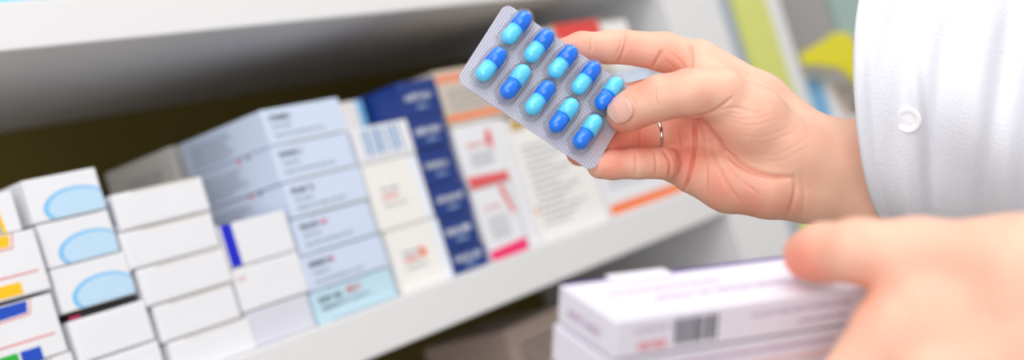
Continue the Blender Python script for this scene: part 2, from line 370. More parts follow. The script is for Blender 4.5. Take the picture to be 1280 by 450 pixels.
# ------------------------------------------------------------------ SDF modelling: smooth unions of round cones, meshed by surface nets
class Grid:
    def __init__(s, lo, hi, h):
        s.h = h; s.lo = np.array(lo, float)
        s.n = np.ceil((np.array(hi) - s.lo)/h).astype(int) + 1
        s.f = np.full(s.n, 1.0, np.float32)
    def sub(s, lo, hi):
        a = np.clip(np.floor((lo - s.lo)/s.h).astype(int), 0, s.n); b = np.clip(np.ceil((hi - s.lo)/s.h).astype(int)+1, 0, s.n)
        if np.any(b <= a): return None
        ax = [(s.lo[i] + s.h*np.arange(a[i], b[i])).astype(np.float32) for i in range(3)]
        return tuple(slice(a[i], b[i]) for i in range(3)), np.meshgrid(*ax, indexing='ij', sparse=True)
    def cone(s, a, ra, b, rb, k=.003, neg=False):
        a = np.array(a, float); b = np.array(b, float); pad = max(ra, rb) + k + 3*s.h + (.006 if not neg else 0)
        r = s.sub(np.minimum(a, b) - pad, np.maximum(a, b) + pad)
        if r is None: return
        sl, (X, Y, Z) = r
        d = b - a; L2 = float(d @ d) + 1e-12
        px, py, pz = X-a[0], Y-a[1], Z-a[2]
        t = np.clip((px*d[0] + py*d[1] + pz*d[2])/L2, 0, 1)
        D = np.sqrt((px-t*d[0])**2 + (py-t*d[1])**2 + (pz-t*d[2])**2) - (ra + (rb-ra)*t)
        s.merge(sl, D, k, neg)
    def ell(s, c, rad, R=None, k=.003, neg=False):
        c = np.array(c, float); rad = np.array(rad, float); pad = rad.max() + k + .006
        r = s.sub(c - pad, c + pad)
        if r is None: return
        sl, (X, Y, Z) = r
        q = np.stack(np.broadcast_arrays(X-c[0], Y-c[1], Z-c[2]), -1)
        if R is not None: q = q @ np.array(R, np.float32)
        k0 = np.sqrt(((q/rad)**2).sum(-1)); k1 = np.sqrt(((q/rad**2)**2).sum(-1)) + 1e-9
        s.merge(sl, (k0*(k0-1)/k1).astype(np.float32), k, neg)
    def merge(s, sl, D, k, neg=False):
        A = s.f[sl]
        if neg: A = -A
        hh = np.clip(k - np.abs(A-D), 0, None)/k if k > 0 else 0
        o = np.minimum(A, D) - hh*hh*k*.25
        s.f[sl] = -o if neg else o
    def mesh(s):
        f = s.f; n = np.array(f.shape); ins = f < 0
        c = np.zeros(n-1, np.int8)
        for i in (0, 1):
            for j in (0, 1):
                for k in (0, 1): c += ins[i:n[0]-1+i, j:n[1]-1+j, k:n[2]-1+k]
        act = (c > 0) & (c < 8)
        idx = np.full(c.shape, -1, np.int64); ii = np.argwhere(act); idx[act] = np.arange(len(ii))
        pos = np.zeros((len(ii), 3)); cnt = np.zeros(len(ii))
        for ax in range(3):
            for u in (0, 1):
                for v in (0, 1):
                    o0 = np.zeros(3, int); o1 = np.zeros(3, int)
                    oth = [q for q in range(3) if q != ax]
                    o0[oth[0]] = o1[oth[0]] = u; o0[oth[1]] = o1[oth[1]] = v; o1[ax] = 1
                    p0 = ii+o0; p1 = ii+o1
                    a = f[p0[:, 0], p0[:, 1], p0[:, 2]]; b = f[p1[:, 0], p1[:, 1], p1[:, 2]]
                    m = (a < 0) != (b < 0)
                    t = np.where(m, a/np.where(m, a-b, 1), 0)
                    pos[m] += (p0[m] + (p1-p0)[m]*t[m, None]); cnt[m] += 1
        pos = s.lo + s.h*pos/cnt[:, None]
        faces = []
        for ax in range(3):
            o = [q for q in range(3) if q != ax]
            a = ins.take(range(0, n[ax]-1), ax); b = ins.take(range(1, n[ax]), ax)
            e = np.argwhere(a != b); e = e[(e[:, o[0]] > 0) & (e[:, o[1]] > 0) & (e[:, o[0]] < n[o[0]]-1) & (e[:, o[1]] < n[o[1]]-1)]
            q = []
            for du, dv in ((0, 0), (1, 0), (1, 1), (0, 1)):
                w = e.copy(); w[:, o[0]] -= du; w[:, o[1]] -= dv; q.append(idx[w[:, 0], w[:, 1], w[:, 2]])
            q = np.stack(q, 1)
            flip = ins[e[:, 0], e[:, 1], e[:, 2]] ^ (ax == 1)
            q[~flip] = q[~flip][:, ::-1]
            faces.append(q)
        return pos, np.concatenate(faces)

def relax(v, f, n=1, lam=.5):
    e = np.concatenate([f[:, [0, 1]], f[:, [1, 2]], f[:, [2, 3]], f[:, [3, 0]]]); e = np.concatenate([e, e[:, ::-1]])
    for _ in range(n):
        acc = np.zeros_like(v); c = np.bincount(e[:, 0], minlength=len(v))[:, None]
        for k in range(3): acc[:, k] = np.bincount(e[:, 0], weights=v[e[:, 1], k], minlength=len(v))
        v = v + lam*(acc/np.maximum(c, 1) - v)
    return v
def normals(v, f):
    a = np.cross(v[f[:, 2]]-v[f[:, 0]], v[f[:, 3]]-v[f[:, 1]]); N = np.zeros_like(v)
    for k in range(4):
        for q in range(3): N[:, q] += np.bincount(f[:, k], weights=a[:, q], minlength=len(v))
    return N/(np.linalg.norm(N, axis=1)[:, None]+1e-12)
def pix(v):
    return np.stack([640 + F*v[:, 0]/v[:, 2], 225 + F*v[:, 1]/v[:, 2]], 1)
CREASE_RED_SHADE = None  # extra red along the folds: redder skin plus shade painted into the colour
def crease(v, N, pts, depth, width, zmax=None):
    """press a fold line along the skin that faces the camera side of the hand (pts in 3-D seen points)"""
    p = pix(v); d = np.full(len(v), 1e9); pts = np.array(pts, float)
    # smooth the polyline
    for _ in range(2):
        q = [pts[0]]
        for a, b in zip(pts[:-1], pts[1:]): q += [a*.75+b*.25, a*.25+b*.75]
        q.append(pts[-1]); pts = np.array(q)
    T = np.concatenate([[0], np.cumsum(np.linalg.norm(np.diff(pts, axis=0), axis=1))]); tt = np.zeros(len(v))
    for i, (a, b) in enumerate(zip(pts[:-1], pts[1:])):
        e = b-a; t = np.clip(((p-a)@e)/(e@e), 0, 1); dd = np.linalg.norm(p-a-t[:, None]*e, axis=1)
        m = dd < d; d[m] = dd[m]; tt[m] = (T[i] + t[m]*(T[i+1]-T[i]))/T[-1]
    w = depth*np.exp(-(d/width)**2)*np.clip(-N[:, 2]*1.6, 0, 1)*np.clip(np.minimum(tt, 1-tt)*6+.25, 0, 1)
    if zmax is not None: w = w*(v[:, 2] < zmax)
    if CREASE_RED_SHADE is not None: np.maximum(CREASE_RED_SHADE, w/depth*min(1, depth/.001)*.15, out=CREASE_RED_SHADE)
    return v - N*w[:, None]*1.35

# ---- the right hand that holds the blister pack
D0 = .70
def H(px, py, w): return P(px, py, D0 + w/1000)
mm = .001
def build_right_hand():
    lo = P(670, 20, .66); hi = P(1215, 320, .76)
    lo = np.minimum(P(670, 10, .78), P(670, 10, .63)); lo[2] = .652
    hi = np.maximum(P(1190, 335, .77), P(1190, 335, .64)); hi[2] = .762
    g = Grid(lo, hi, .00062)
    c = lambda a, ra, b, rb, k=4: g.cone(H(*a), ra*mm, H(*b), rb*mm, k*mm)
    # forearm and wrist
    c((1018, 183, 14), 15.5, (1110, 190, 12), 16.5, 8)
    c((1110, 190, 12), 16.5, (1260, 190, 12), 18, 8)
    c((1008, 238, 14), 15.5, (1100, 252, 14), 17, 10)
    c((1100, 252, 14), 17, (1260, 262, 14), 18, 10)
    c((1010, 210, 10), 15.5, (1240, 225, 9), 18, 10)
    # metacarpals
    c((876, 79, 22), 12, (950, 126, 22), 14, 5); c((950, 126, 22), 14, (1020, 182, 16), 15, 6)
    c((870, 118, 27), 12, (1000, 200, 18), 14, 6)
    c((867, 163, 26), 12, (1000, 222, 18), 14, 6)
    # hypothenar edge
    c((868, 212, 20), 13.2, (912, 227, 13), 15.5, 6); c((912, 227, 13), 15.5, (962, 234, 9), 15, 6); c((962, 234, 9), 15, (1010, 240, 13), 15, 8)
    # thenar
    c((896, 117, -2), 12.4, (938, 150, 3), 17, 6); c((938, 150, 3), 17, (990, 190, 8), 16.5, 7); c((990, 190, 8), 16, (1040, 200, 10), 14.5, 9)
    c((905, 150, 9), 12, (960, 185, 9), 14, 6)
    # web between thumb and index
    c((880, 92, 14), 9, (905, 118, 4), 10, 7)
    fing = Grid(lo, hi, .00062)
    d = lambda a, ra, b, rb, k=1.6: fing.cone(H(*a), ra*mm, H(*b), rb*mm, k*mm)
    # index
    d((872, 78, 22), 11.6, (830, 65, 25), 10.2, 3); d((830, 65, 25), 10.2, (779, 58.5, 25), 9.1, 3); d((779, 58.5, 25), 9.1, (762, 59, 24), 8.5); d((762, 59, 24), 8.5, (727, 60, 20), 8.3, 3); d((727, 60, 20), 8.3, (694, 68, 17), 7.0, 3)
    # middle
    d((868, 120, 28), 11, (808, 122, 34), 9.8); d((808, 122, 34), 9.8, (750, 130, 24), 8.6); d((750, 130, 24), 8.6, (715, 142, 18), 7.6)
    # ring
    d((866, 165, 27), 11, (826, 168, 34), 9.6, 3); d((826, 168, 34), 9.6, (792, 171, 29), 9.2, 2); d((792, 171, 29), 9.2, (755, 180, 14), 8.2); d((755, 180, 14), 8.2, (725, 190, 5.5), 7.4)
    # little finger
    d((868, 207, 23), 10.4, (842, 206, 25), 9.6, 3)
    d((829, 204, 8.5), 8.4, (797, 204.5, 5.5), 7.9, 1.2); d((797, 204.5, 5.5), 7.9, (766, 206, 4.5), 7.6, 2); d((766, 206, 4.5), 7.6, (750, 207, 4), 6.9, 2)
    d((840, 206, 22), 9, (829, 204, 9), 8.2, 1.2)
    g.merge((slice(None),)*3, fing.f, 3.2*mm); del fing
    # thumb (in front of everything)
    th = Grid(lo, hi, .00062)
    t = lambda a, ra, b, rb, k=4: th.cone(H(*a), ra*mm, H(*b), rb*mm, k*mm)
    t((900, 117, -4), 12.6, (862, 116.5, -7), 12.0); t((862, 116.5, -7), 12.0, (826, 122, -8), 11.1); t((826, 122, -8), 11.1, (800, 132, -6), 10.2); t((800, 132, -6), 10.2, (784, 141, -3), 9.2); t((784, 141, -3), 9.2, (779, 144.5, -1.5), 8.0)
    g.merge((slice(None),)*3, th.f, 4.5*mm); del th
    g.cone(H(868, 162, 5), 6*mm, H(888, 178, 4), 5*mm, 5*mm, neg=True)
    v, f = g.mesh(); v = relax(v, f, 2, .5)
    N = normals(v, f)
    global CREASE_RED_SHADE
    CREASE_RED_SHADE = np.zeros(len(v))
    C = lambda pts, dep, wid, zmax=None: crease(v, N, pts, dep*mm, wid, zmax)
    v = C([(880, 150), (888, 170), (909, 193), (932, 210), (958, 220), (990, 223)], 2.0, 3.0)
    v = C([(868, 150), (869, 187), (862, 217), (853, 246)], 1.9, 1.9)
    v = C([(874, 158), (884, 194), (882, 243)], .5, 1.8)
    v = C([(885, 165), (899, 215), (925, 253)], .6, 2.2)
    v = C([(900, 190), (925, 225), (948, 243)], .3, 2)
    v = C([(992, 218), (995, 240), (984, 272)], .7, 2.4)
    v = C([(1000, 214), (1007, 240), (1000, 275)], .3, 2.4)
    v = C([(840, 148), (876, 147), (898, 137), (915, 122)], .9, 2.2)
    v = C([(893, 141), (915, 133), (940, 140)], .35, 1.7)
    for q in (0, 1, 2, 4, 5, 7, 8):      # fine folds fanning over the ball of the thumb
        x, y = 898 + q*7, 136 + q*8
        v = C([(x, y), (x+22, y+7 - q*.5), (x+44, y+6-q*2), (x+62, y-q*2.5)], .1, 1.3)
    v = C([(782, 36), (783, 55), (773, 80)], .9, 2.0); v = C([(777, 38), (778, 52), (770, 72)], .35, 1.3)
    v = C([(739, 45), (740, 55), (739, 66)], .35, 1.5)
    v = C([(828, 62), (818, 80), (808, 99)], .9, 2.0)
    v = C([(862, 55), (865, 72), (861, 92)], .9, 2.4); v = C([(838, 66), (850, 76), (858, 88)], .25, 1.6); v = C([(830, 74), (842, 84), (850, 94)], .2, 1.6)
    v = C([(822, 108), (818, 120), (824, 134)], .35, 1.8); v = C([(829, 110), (827, 122), (832, 134)], .22, 1.4)
    v = C([(794, 190), (795.5, 204), (794, 221)], .55, 1.5)
    v = C([(818, 186), (821, 204), (819, 222)], .6, 1.6)
    v = C([(829, 187), (840, 204), (835, 225)], 1.2, 1.7)
    v = C([(800, 160), (802, 172), (799, 186)], .4, 1.6)
    v = C([(846, 160), (850, 185), (845, 215)], .35, 2.2)
    # nail bed rim on the thumb
    v = C([(790, 120), (794, 130), (794, 142), (788, 153)], .35, 1.2, .70)
    m = CREASE_RED_SHADE; CREASE_RED_SHADE = None
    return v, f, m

# ---- the left hand that carries the boxes (nearer to the camera)
BL = np.array([.894, -.0766, .4415]); BV = np.array([-.0425, .9663, .2537]); BD = np.array([-.4461, -.2456, .8607])   # box axes in camera frame: length, down, away
_q = np.linalg.qr(np.stack([BL, BV, BD], 1))[0]; BL, BV, BD = [_q[:, i]*np.sign(_q[:, i] @ w) for i, w in enumerate((BL, BV, BD))]
BC = P(770, 402, .47)           # its top front left corner
def build_left_hand():
    lo = np.array([P(960, 0, .48)[0], P(0, 235, .46)[1], .415]); hi = np.array([P(1440, 0, .5)[0], P(0, 660, .48)[1], .56])
    h = .0011
    g = Grid(lo, hi, h)
    Q = lambda a: P(*a)
    c = lambda a, ra, b, rb, k=6: g.cone(Q(a), ra*mm, Q(b), rb*mm, k*mm)
    W = (1390, 395, .475)
    c((1330, 345, .478), 21, (1600, 350, .50), 24, 10); c((1350, 430, .478), 22, (1600, 420, .50), 24, 10)
    c((1115, 418, .486), 14.5, (1340, 380, .475), 21, 9)
    c((1175, 475, .474), 14, (1350, 410, .472), 20, 9)
    c((1222, 520, .474), 13.5, (1360, 440, .475), 20, 9)
    c((1268, 560, .482), 13, (1370, 470, .48), 18, 9)
    # thumb ball
    c((1150, 322, .492), 14, (1265, 345, .48), 20, 9); c((1265, 345, .48), 20, (1360, 365, .475), 22, 9)
    c((1130, 360, .49), 9, (1180, 400, .482), 14, 10)
    # fingers
    f2 = Grid(lo, hi, h)
    d = lambda a, ra, b, rb, k=2: f2.cone(Q(a), ra*mm, Q(b), rb*mm, k*mm)
    d((1115, 418, .486), 14, (1052, 492, .486), 11.5); d((1052, 492, .486), 11.5, (1012, 535, .505), 9.5); d((1012, 535, .505), 9.5, (1002, 545, .528), 8)
    d((1175, 475, .474), 13.5, (1108, 560, .482), 11.5); d((1108, 560, .482), 11.5, (1060, 575, .51), 9.5); d((1060, 575, .51), 9.5, (1045, 565, .535), 8)
    d((1222, 520, .474), 12.5, (1165, 590, .49), 10.5); d((1165, 590, .49), 10.5, (1120, 590, .52), 9); d((1120, 590, .52), 9, (1105, 580, .54), 7.8)
    d((1268, 560, .482), 11, (1225, 610, .505), 9.5); d((1225, 610, .505), 9.5, (1185, 605, .53), 8); d((1185, 605, .53), 8, (1170, 598, .545), 7)
    g.merge((slice(None),)*3, f2.f, 4*mm)
    # thumb lying over the top of the boxes
    c((1150, 322, .492), 14, (1072, 314, .497), 11.6, 5); c((1072, 314, .497), 11.6, (1030, 316, .508), 11, 4); c((1030, 316, .508), 11, (1012, 319, .514), 10, 3)
    v, f = g.mesh(); v = relax(v, f, 3, .5)
    N = normals(v, f)
    v = crease(v, N, [(1062, 285), (1068, 310), (1064, 345)], .5*mm, 3); v = crease(v, N, [(1072, 285), (1078, 310), (1073, 345)], .4*mm, 3)
    return v, f

# ---- the rest of the body, under the coat and outside the picture
UP = -M[:, 2]*-1; UP = M[:, 2]      # world up expressed in camera axes
WX = M[:, 0]; WY = M[:, 1]
def body_points():
    ch = w2c([.16, -.93, 1.30])                  # chest centre
    return ch
CH = body_points()
R_WR = H(1240, 225, 11); L_WR = P(1600, 385, .50)
FACE_DIR = -WX*.9 + WY*.44                        # which way the chest faces, in camera axes
SIDE = np.cross(FACE_DIR, UP); SIDE /= np.linalg.norm(SIDE)
if SIDE @ (R_WR - L_WR) < 0: SIDE = -SIDE          # towards the right arm
SH_R = CH + UP*.12 + SIDE*.17; SH_L = CH + UP*.12 - SIDE*.17
R_EL = R_WR + (H(1560, 330, 40) - R_WR); L_EL = P(2080, 470, .56)
def body_grid(off, parts, h=.006):
    pts = np.array([CH + UP*.55, CH - UP*.6, SH_R, SH_L, R_WR, L_WR, R_EL, L_EL, CH + WX*.2, CH - WX*.2, CH+WY*.2, CH-WY*.2])
    g = Grid(pts.min(0) - .14, pts.max(0) + .14, h)
    c = lambda a, ra, b, rb, k=.03: g.cone(a, ra+off, b, rb+off, k)
    if 'torso' in parts:
        for s in (-1, 1):
            c(CH + SIDE*.075*s + UP*.05, .095, CH + SIDE*.065*s - UP*.22, .085)
            c(CH + SIDE*.065*s - UP*.22, .085, CH + SIDE*.075*s - UP*.42, .105)
            c(CH + SIDE*.03*s + UP*.12, .06, CH + SIDE*.165*s + UP*.125, .05)
    if 'arm_r' in parts:
        c(SH_R, .05, R_EL, .038); c(R_EL, .037, R_WR, .022, .01)
    if 'arm_l' in parts:
        c(SH_L, .05, L_EL, .038); c(L_EL, .037, L_WR, .026, .01)
    if 'head' in parts:
        c(CH + UP*.12, .055, CH + UP*.27, .05)
        hd = CH + UP*.37 + FACE_DIR*.02
        g.cone(hd + UP*.03 - FACE_DIR*.015, .085, hd - UP*.05 + FACE_DIR*.035, .06, .02)
        g.cone(hd + FACE_DIR*.09 + UP*.01, .008, hd + FACE_DIR*.112 - UP*.02, .012, .012)
        for s in (-1, 1):
            g.ell(hd + FACE_DIR*.088 + SIDE*.03*s + UP*.018, (.014,)*3, None, .01, neg=True)
            g.ell(hd + FACE_DIR*.080 + SIDE*.03*s + UP*.017, (.012,)*3, None, .003)
            g.cone(hd + SIDE*.083*s + UP*.02, .009, hd + SIDE*.08*s - UP*.025, .007, .004)
        g.cone(hd + FACE_DIR*.094 - UP*.052 - SIDE*.018, .006, hd + FACE_DIR*.094 - UP*.052 + SIDE*.018, .006, .005)
    return g

def skin_material():
    m = bpy.data.materials.new('skin'); m.use_nodes = True; nt = m.node_tree; b = nt.nodes['Principled BSDF']
    at = nt.nodes.new('ShaderNodeAttribute'); at.attribute_name = 'flush_shade'
    n = nt.nodes.new('ShaderNodeTexNoise'); n.inputs['Scale'].default_value = 55; n.inputs['Detail'].default_value = 5
    tc = nt.nodes.new('ShaderNodeTexCoord'); nt.links.new(tc.outputs['Object'], n.inputs['Vector'])
    ad = nt.nodes.new('ShaderNodeMath'); ad.operation = 'MULTIPLY_ADD'; ad.inputs[1].default_value = .5; ad.inputs[2].default_value = -.22
    nt.links.new(n.outputs['Fac'], ad.inputs[0])
    a2 = nt.nodes.new('ShaderNodeMath'); a2.operation = 'ADD'; a2.use_clamp = True
    nt.links.new(ad.outputs[0], a2.inputs[0]); nt.links.new(at.outputs['Fac'], a2.inputs[1])
    mx = nt.nodes.new('ShaderNodeMix'); mx.data_type = 'RGBA'
    mx.inputs['A'].default_value = srgb(237, 188, 164); mx.inputs['B'].default_value = srgb(228, 112, 90)
    nt.links.new(a2.outputs[0], mx.inputs['Factor']); nt.links.new(mx.outputs['Result'], b.inputs['Base Color'])
    b.inputs['Roughness'].default_value = .48; b.inputs['Specular IOR Level'].default_value = .35
    b.inputs['Subsurface Weight'].default_value = .22; b.inputs['Subsurface Scale'].default_value = .0028; b.inputs['Subsurface Radius'].default_value = (1, .3, .16)
    # skin relief: fine cells plus long soft folds
    v = nt.nodes.new('ShaderNodeTexVoronoi'); v.feature = 'DISTANCE_TO_EDGE'; v.inputs['Scale'].default_value = 900
    n2 = nt.nodes.new('ShaderNodeTexNoise'); n2.inputs['Scale'].default_value = 260; n2.inputs['Detail'].default_value = 6
    mp = nt.nodes.new('ShaderNodeMapping'); mp.inputs['Scale'].default_value = (1.0, .35, 1.0); mp.inputs['Rotation'].default_value = (0, .4, .8)
    nt.links.new(tc.outputs['Object'], mp.inputs['Vector']); nt.links.new(mp.outputs[0], n2.inputs['Vector']); nt.links.new(tc.outputs['Object'], v.inputs['Vector'])
    b1 = nt.nodes.new('ShaderNodeBump'); b1.inputs['Strength'].default_value = .4; b1.inputs['Distance'].default_value = .0006
    b2 = nt.nodes.new('ShaderNodeBump'); b2.inputs['Strength'].default_value = .12; b2.inputs['Distance'].default_value = .0002
    nt.links.new(n2.outputs['Fac'], b1.inputs['Height']); nt.links.new(v.outputs['Distance'], b2.inputs['Height'])
    nt.links.new(b1.outputs['Normal'], b2.inputs['Normal']); nt.links.new(b2.outputs['Normal'], b.inputs['Normal'])
    return m
SKIN = skin_material()

def make_person():
    base = np.array([.16, -.93, 0.])
    vr, fr, cm = build_right_hand(); vl, fl = build_left_hand()
    gb = body_grid(0, ('torso', 'arm_r', 'arm_l', 'head')); vb, fb = gb.mesh(); vb = relax(vb, fb, 2)
    # ruddier skin: finger pads, finger roots, heel of the hand; creases add redness and painted-in shade
    def flush_shade(v, spots):
        p = pix(v); o = np.zeros(len(v))
        for x, y, r, a in spots: o = np.maximum(o, a*np.exp(-((p[:, 0]-x)**2 + (p[:, 1]-y)**2)/r**2))
        return o
    a1 = flush_shade(vr, [(710, 55, 34, .5), (716, 200, 22, .8), (765, 205, 24, .62), (770, 172, 34, .85), (800, 172, 26, .8), (855, 195, 42, .62), (858, 165, 32, .62), (840, 80, 26, .5), (790, 60, 25, .22), (780, 150, 22, .3), (900, 235, 32, .55), (935, 250, 30, .5), (905, 170, 40, .3), (800, 105, 20, .6), (980, 255, 30, .35), (880, 132, 25, .2)])
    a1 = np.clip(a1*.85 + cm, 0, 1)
    a2 = flush_shade(vl, [(1000, 335, 38, .65), (1090, 370, 40, .35), (1180, 330, 60, .1)])
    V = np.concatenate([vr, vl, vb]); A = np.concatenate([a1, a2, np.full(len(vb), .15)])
    Fc = np.concatenate([fr, fl+len(vr), fb+len(vr)+len(vl)])
    Wd = c2w(V) - base
    me = bpy.data.meshes.new('person')
    me.vertices.add(len(Wd)); me.vertices.foreach_set('co', Wd.astype(np.float32).ravel())
    me.loops.add(Fc.size); me.loops.foreach_set('vertex_index', Fc.astype(np.int32).ravel())
    me.polygons.add(len(Fc)); me.polygons.foreach_set('loop_start', np.arange(0, Fc.size, 4, dtype=np.int32)); me.polygons.foreach_set('loop_total', np.full(len(Fc), 4, dtype=np.int32))
    me.update(calc_edges=True)
    me.polygons.foreach_set('use_smooth', [True]*len(Fc))
    at = me.attributes.new('flush_shade', 'FLOAT', 'POINT'); at.data.foreach_set('value', A.astype(np.float32))
    me.materials.append(SKIN)
    o = bpy.data.objects.new('person', me); COL.objects.link(o); o.location = base
    tag(o, 'person in a white coat holding up a blister pack and carrying boxes', 'person')
    bv = BVHTree.FromPolygons([tuple(x) for x in vr], [tuple(x) for x in fr])
    # thumb nail: a thin curved plate lying on the thumb
    ax = np.array([762., 150.]) - np.array([791., 134.]); L = np.linalg.norm(ax); ax /= L; pr = np.array([-ax[1], ax[0]])
    nu, nv = 15, 13; grid = []
    for i in range(nu):
        for j in range(nv):
            u = i/(nu-1)*2-1; w = j/(nv-1)*2-1
            # superellipse mapping of the square
            uu = u*math.sqrt(1-w*w/2); ww = w*math.sqrt(1-u*u/2)
            off = ax*uu*16.5 + pr*ww*16.5
            for k_ in range(20):
                q = np.array([775., 138.]) + off*(1-.04*k_)
                d0 = P(q[0], q[1], 1.0); d0 /= np.linalg.norm(d0)
                hit = bv.ray_cast(Vector(d0*.5), Vector(d0))
                if hit[0] and hit[0][2] < .6995: break
            hp = np.array(hit[0]) if hit[0] else d0*.69
            e = max(abs(u), abs(w)); grid.append(hp - np.array([0, 0, 1])*(.00045 if e < .99 else -.0003))
    grid = np.array(grid)
    fc = [(i*nv+j, (i+1)*nv+j, (i+1)*nv+j+1, i*nv+j+1) for i in range(nu-1) for j in range(nv-1)]
    nl = link('thumbnail', (c2w(grid) - base, fc), mat('nail', (240, 180, 164), rough=.32, spec=.4, sss=.2), o, smooth=True)
    sm = nl.modifiers.new('t', 'SOLIDIFY'); sm.thickness = .0004
    # ring on the ring finger
    a = H(826, 168, 34); b = H(792, 171, 29); ax = (b-a)/np.linalg.norm(b-a); c0 = H(818, 168.7, 32.8)
    u = np.cross(ax, [0, 1, 0]); u /= np.linalg.norm(u); w = np.cross(ax, u)
    vs, fs = [], []; n, k = 64, 10
    for i in range(n):
        t = 2*math.pi*i/n; rd = u*math.cos(t) + w*math.sin(t)
        for j in range(k):
            s = 2*math.pi*j/k; vs.append(c0 + rd*(.0100 + .0006*math.cos(s)) + ax*.0011*math.sin(s))
    for i in range(n):
        for j in range(k): fs.append((i*k+j, ((i+1) % n)*k+j, ((i+1) % n)*k+(j+1) % k, i*k+(j+1) % k))
    link('ring', (c2w(np.array(vs)) - base, fs), mat('silver', (205, 198, 192), rough=.18, metal=1), o, smooth=True)
    # hair
    gh = Grid(CH + UP*.36 - .2, CH + UP*.36 + .2, .006)
    hd = CH + UP*.37
    gh.cone(hd + UP*.03 - FACE_DIR*.02, .098, hd - UP*.02 - FACE_DIR*.04, .09, .01)
    gh.cone(hd + FACE_DIR*.10 - UP*.03, .085, hd + FACE_DIR*.12 - UP*.1, .09, .01, neg=True)
    vh, fh = gh.mesh(); link('hair', (c2w(relax(vh, fh, 2)) - base, fh), mat('dark_hair', (40, 30, 26), rough=.5, bump=.5, bscale=90), o, smooth=True)
    return o, base
PERSON, PBASE = make_person()
def legs():
    fx = np.array([.9, -.44, 0])*-1; fx /= np.linalg.norm(fx); sx = np.array([-fx[1], fx[0], 0])
    def build(off, cut):
        g = Grid((-.26, -.26, -.005), (.26, .26, .98), .008)
        for s in (-1, 1):
            a = sx*.085*s
            g.cone(a + [0, 0, .92], .095+off, a + [0, 0, .50], .065+off, .02)
            g.cone(a + [0, 0, .50], .062+off, a*1.05 + [0, 0, cut], .05+off, .02)
        v, f = g.mesh(); return relax(v, f, 2), f
    v, f = build(.0, .10)
    link('trousers', (v, f), mat('trousers_cloth', (70, 74, 90), rough=.9, bump=.4, bscale=600), PERSON, smooth=True)
    for s in (-1, 1):
        g = Grid((-.3, -.3, -.02), (.3, .3, .16), .006); a = sx*.09*s
        g.cone(a - fx*.05 + [0, 0, .05], .045, a + fx*.12 + [0, 0, .035], .04, .03)
        g.cone(a - fx*.03 + [0, 0, .09], .042, a - fx*.03 + [0, 0, .05], .045, .03)
        g.f = np.maximum(g.f, -(g.lo[2] + g.h*np.arange(g.n[2])).astype(np.float32)[None, None, :])
        v, f = g.mesh(); link('shoe', (v, f), mat('shoe_leather', (225, 225, 228), rough=.5), PERSON, smooth=True)
legs()

